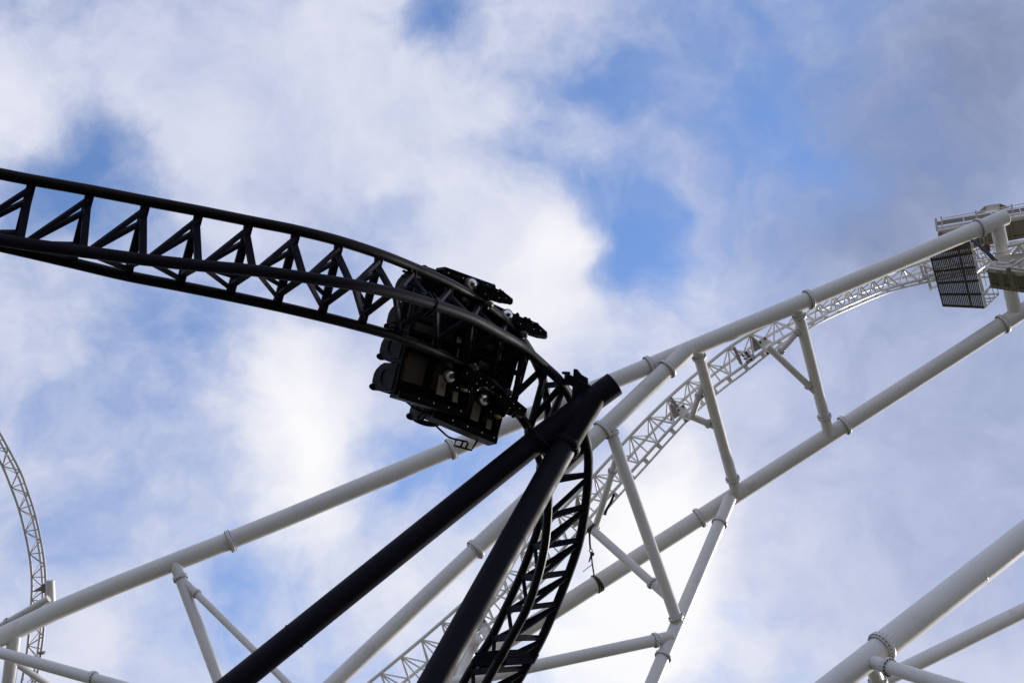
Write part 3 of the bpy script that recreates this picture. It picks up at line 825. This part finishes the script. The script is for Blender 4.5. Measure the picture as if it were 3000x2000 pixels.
# ------------------------------------------------------------------ coaster cars
# local axes of a car: x = along the track, y = rail A -> rail C, z = away from the spine
def frame_at(k):
    i = int(math.floor(k)); f = k - i
    m_ = [lerp(sec[i + OFF][j], sec[i + 1 + OFF][j], f) for j in range(3)]
    mid = (catmull(SA, 20)[int(round((k + OFF) * 20))] + catmull(SC, 20)[int(round((k + OFF) * 20))]) / 2
    u_ = m_[1].normalized(); n_ = (m_[2] - u_ * m_[2].dot(u_)).normalized(); t_ = u_.cross(n_)
    return Matrix(((t_.x, u_.x, n_.x, mid.x), (t_.y, u_.y, n_.y, mid.y), (t_.z, u_.z, n_.z, mid.z), (0, 0, 0, 1)))
X, Y, Z = Vector((1, 0, 0)), Vector((0, 1, 0)), Vector((0, 0, 1))
def V(*a): return Vector(a)
def lbox(bm, lo, hi, mi=0, bev=.0):
    lo, hi = V(*lo), V(*hi); c = (lo + hi) / 2; s = hi - lo
    add_bar(bm, V(lo.x, c.y, c.z), V(hi.x, c.y, c.z), s.y, s.z, Y, mi, bev)
def wheel(parent, c, axis, r, wd, hub='chrome', ty='tyre'):
    bm = bmesh.new(); a = V(*axis)
    add_tube(bm, [c - a * wd / 2, c - a * (wd / 2 - .01), c + a * (wd / 2 - .01), c + a * wd / 2], [r - .012, r, r, r - .012], 26)
    w = link('wheel', bm, ty, parent)
    bm = bmesh.new()
    for s in (-1, 1):
        e = c + a * s * wd / 2
        add_tube(bm, [e + a * s * .002, e + a * s * .010, e + a * s * .003], [r * .82, r * .74, r * .60], 24, cap=False)
        add_tube(bm, [e + a * s * .001, e + a * s * .045], [r * .34, r * .24], 14, 1)
    link('hub', bm, [hub, 'tyre'], w)
    return w
def bogie(car, s, variant=0):
    y0 = s * GAUGE / 2
    bm = bmesh.new()
    # carrier: two swept plates hugging the rail from outside, a nose at the front and a saddle over the rail
    prof = [(-.30, .02), (-.26, -.10), (-.10, -.17), (.12, -.19), (.26, -.15), (.40, -.10), (.46, -.02), (.40, .06), (.24, .12), (-.20, .14)]
    for yy, th in ((.15, .045), (.24, .03)):
        add_poly(bm, [V(x, y0 + s * yy, z) for x, z in prof], Y, th)
    add_poly(bm, [V(x, y0 + s * yy, -.205) for x, yy in ((-.24, .08), (-.05, .05), (.2, .06), (.42, .12), (.42, .2), (.2, .27), (-.05, .28), (-.24, .2))], Z, .04)
    lbox(bm, (-.10, y0 + min(s * -.05, s * .24), .15), (.10, y0 + max(s * -.05, s * .24), .28), 0, .012)
    add_tube(bm, [V(.40, y0 + s * .17, -.15), V(.47, y0 + s * .18, -.05), V(.48, y0 + s * .18, .02)], [.05, .06, .04], 12)
    b_ = link('bogie', bm, 'car_black', car)
    bm = bmesh.new()
    rnd = random.Random(3 + s)
    for x, z, l in ((-.16, -.04, .36), (-.02, -.11, .33), (.10, -.02, .37), (.20, -.10, .31), (.02, .07, .34), (.30, -.01, .30)):
        add_tube(bm, [V(x, y0 + s * .2, z), V(x, y0 + s * (l - .03), z), V(x, y0 + s * l, z)], [.05, .045, .03], 10)
    for x in (-.08, .16):
        add_tube(bm, [V(x, y0 + s * .24, -.20), V(x, y0 + s * .24, -.27)], [.045, .03], 10)
    link('axle_ends', bm, 'car_black', b_)
    bm = bmesh.new()
    for x, z, l in ((-.16, -.04, .36), (.10, -.02, .37), (.20, -.10, .31)):
        add_tube(bm, [V(x, y0 + s * l, z), V(x, y0 + s * (l + .02), z)], .015, 6)
    for x, yy in ((-.15, .12), (.13, .14), (.27, .17), (.08, .24)):
        add_tube(bm, [V(x, y0 + s * yy, -.225), V(x, y0 + s * yy, -.240)], .010, 6)
    tag(link('bolt_heads', bm, 'chrome', b_), None, None, kind='stuff')
    # guide wheels outside the rail, running wheels above it, up-stop wheel below
    wheel(car, V(-.36, y0 + s * .235, -.05), (0, 0, 1), .115, .08)
    wheel(car, V(.10, y0 + s * .30, .14), (0, 0, 1), .085, .08, ty='amber' if s > 0 else 'tyre')
    for x in (-.2, .2):
        wheel(car, V(x, y0, .205), (0, 1, 0), .12, .09)
    wheel(car, V(-.02, y0 - s * .02, -.185), (0, 1, 0), .09, .08)
def seat(car, yc, xs):
    n0 = set(bpy.data.objects)
    bm = bmesh.new()
    w = .25
    # backrest shell seen from behind: tapered slab with rounded head
    pr = [(-w, .40), (-w, 1.02), (-w * .95, 1.18), (-w * .62, 1.34), (-w * .3, 1.40), (w * .3, 1.40), (w * .62, 1.34), (w * .95, 1.18), (w, 1.02), (w, .40)]
    a = [bm.verts.new(V(-.52 + .10 * (z - .4), yc + y, z)) for y, z in pr]
    b_ = [bm.verts.new(V(-.36 + .10 * (z - .4), yc + y * .94, z - .02)) for y, z in pr]
    k = len(a)
    bm.faces.new(a); bm.faces.new(b_[::-1])
    for i in range(k): bm.faces.new((a[i], b_[i], b_[(i + 1) % k], a[(i + 1) % k]))
    bmesh.ops.bevel(bm, geom=bm.edges[:], offset=.022, segments=2, affect='EDGES')
    s_ = link('seat', bm, 'car_black', car)
    bm = bmesh.new()
    for i in range(28):
        t1, t2 = i * 2 * math.pi / 28, (i + 1) * 2 * math.pi / 28
        add_bar(bm, V(-.475, yc + .15 * math.cos(t1), .82 + .17 * math.sin(t1)), V(-.475, yc + .15 * math.cos(t2), .82 + .17 * math.sin(t2)), .02, .04, X)
    link('back_ring', bm, 'car_black', s_)
    bm = bmesh.new(); lbox(bm, (-.38, yc - w, .50), (.22, yc + w, .64), 0, .04); lbox(bm, (-.1, yc - .05, .40), (.24, yc + .05, .5), 0, .02)
    link('seat_pan', bm, 'car_black', s_)
    bm = bmesh.new()
    for ss in (-1, 1):
        p = [V(-.36, yc + ss * .13, 1.30), V(-.22, yc + ss * .14, 1.44), V(-.02, yc + ss * .15, 1.38), V(.06, yc + ss * .15, 1.15), V(.04, yc + ss * .12, .9), V(.1, yc + ss * .05, .78)]
        add_tube(bm, catmull(p, 4), .052, 10)
    bmesh.ops.create_icosphere(bm, subdivisions=2, radius=.085, matrix=Matrix.Translation(V(-.40, yc + .17, 1.30)) @ Matrix.Diagonal((1.1, .75, .9, 1)))
    for f in bm.faces: f.smooth = True
    link('shoulder_harness', bm, 'car_black', s_)
    for o in set(bpy.data.objects) - n0:
        o.data.transform(Matrix.Translation(V(xs, 0, .06)))
def make_car(label):
    car = thing('coaster_car', label, 'coaster car')
    HW, YC, XB, XF = 1.14, .18, -1.08, .24          # half width, sideways offset, rear and front end of the tray
    def yb(s): return YC + s * HW
    for s in (-1, 1):
        bm = bmesh.new()
        xb = XB if s > 0 else XB + .3
        lbox(bm, (xb, min(yb(s), yb(s) + s * .05), .20), (XF, max(yb(s), yb(s) + s * .05), .52), 0, .01)
        lbox(bm, (xb, min(yb(s) - s * .075, yb(s) + s * .002), .205), (XF, max(yb(s) - s * .075, yb(s) + s * .002), .23), 0, .004)
        fa = link('side_fairing', bm, 'car_brown', car)
        bm = bmesh.new()
        for x in (-.70, -.40, -.10, .15):
            add_tube(bm, [V(x, yb(s) - s * .035, .205), V(x, yb(s) - s * .035, .19)], .014, 6)
        tag(link('fairing_bolts', bm, 'chrome', fa), None, None, kind='stuff')
    bm = bmesh.new()
    lbox(bm, (XB, yb(-1), .38), (XB + .05, yb(1), .515), 0, .008); lbox(bm, (XF - .05, yb(-1), .24), (XF, yb(1), .52), 0, .008)
    lbox(bm, (-.56, yb(-1), .32), (-.46, yb(1), .44), 0, .01); lbox(bm, (-.18, yb(-1), .32), (-.10, yb(1), .44), 0, .01)
    for y in (-.5, -.2, .2, .5): lbox(bm, (XB + .03, y - .035, .34), (XF - .03, y + .035, .43), 0, .01)
    link('chassis', bm, 'car_black', car)
    for i in range(8):
        y = YC - HW + (i + .5) * 2 * HW / 8
        bm = bmesh.new(); lbox(bm, (XB + .03, y - .1435, .445), (XF - .03, y + .1435, .47)); link('floor_board', bm, 'car_wood' if i in (2, 3, 5, 6) else 'car_black', car)
    # pale stiffener plates and their red number
    for y0, y1, x0, x1 in ((.78, 1.12, -.36, -.20), (-.02, .16, -.20, -.06), (-.32, -.10, -.02, .12), (.25, .5, -.12, 0), (.98, 1.16, -.02, .08)):
        bm = bmesh.new()
        add_poly(bm, [V(x0, y0, .30), V(x1, y0, .30), V(x1, y1, .26), V(x0, y1, .26)], Z, .012)
        link('stiffener_plate', bm, 'car_plate', car)
    bm = bmesh.new()
    zz = .262
    for p, q_ in ((V(-.30, .93, zz), V(-.255, .93, zz)), (V(-.30, .93, zz), V(-.262, 1.0, zz)), (V(-.262, 1.0, zz), V(-.262, .90, zz))):
        add_bar(bm, p, q_, .014, .006, Z.cross(q_ - p))
    link('number_mark', bm, 'red', car)
    bm = bmesh.new(); add_tube(bm, [V(0, -.85, .26), V(0, .85, .26)], .07, 16); lbox(bm, (-.1, -.45, .18), (.1, .45, .34), 0, .02)
    link('axle', bm, 'car_black', car)
    for s in (-1, 1): bogie(car, s)
    for k in range(4): seat(car, YC + (k - 1.5) * .545, XB + .50)
    bm = bmesh.new()
    add_tube(bm, [V(XB - .06, 0, .24), V(XF + .1, 0, .24)], .05, 12)
    link('coupling', bm, 'car_black', car)
    return car, yb(1) + .05
car1, ye = make_car('rear black coaster car whose four tall seat backs show from behind')
car2 = car1.copy(); C.objects.link(car2)
def copy_children(src, dst):
    for ch in list(src.children):
        if ch.name.startswith('number_mark'): continue
        c = ch.copy(); C.objects.link(c); c.parent = dst
        for g in list(ch.children):
            d = g.copy(); C.objects.link(d); d.parent = c
copy_children(car1, car2)
car2['label'] = 'front black coaster car next to the forked black support, stepped side rail hanging below'
r_ = .018
bm = bmesh.new()                                   # grab loop beside the rear car
add_tube(bm, catmull([V(-.75, ye - .1, .75), V(-.45, ye + .02, .74), V(-.2, ye + .04, .72), V(.1, ye + .02, .7)], 4), r_, 8)
link('grab_bar', bm, 'car_black', car1)
bm = bmesh.new()
add_tube(bm, catmull([V(-.22, ye - .05, .72), V(-.2, ye + .12, .95), V(-.16, ye + .17, 1.02), V(-.1, ye + .17, 1.03), V(-.04, ye + .08, 1.0)], 4), r_, 8)
link('grab_loop', bm, 'car_black', car1)
bm = bmesh.new()                                   # step rail beside the front car
add_tube(bm, catmull([V(-.8, ye - .12, .85), V(-.55, ye + .0, .8), V(-.40, ye + .06, .74), V(-.12, ye + .05, .6)], 4), r_, 8)
add_tube(bm, [V(-.30, ye + .05, .70), V(-.30, ye + .17, .72), V(.0, ye + .16, .62), V(.0, ye, .5)], r_, 8)
for x in (-.2, -.1): add_tube(bm, [V(x, ye + .05, .62), V(x, ye + .165, .66)], r_, 8)
link('step_rail', bm, 'car_black', car2)
car1.matrix_world = frame_at(10.2)
car2.matrix_world = frame_at(11.6)
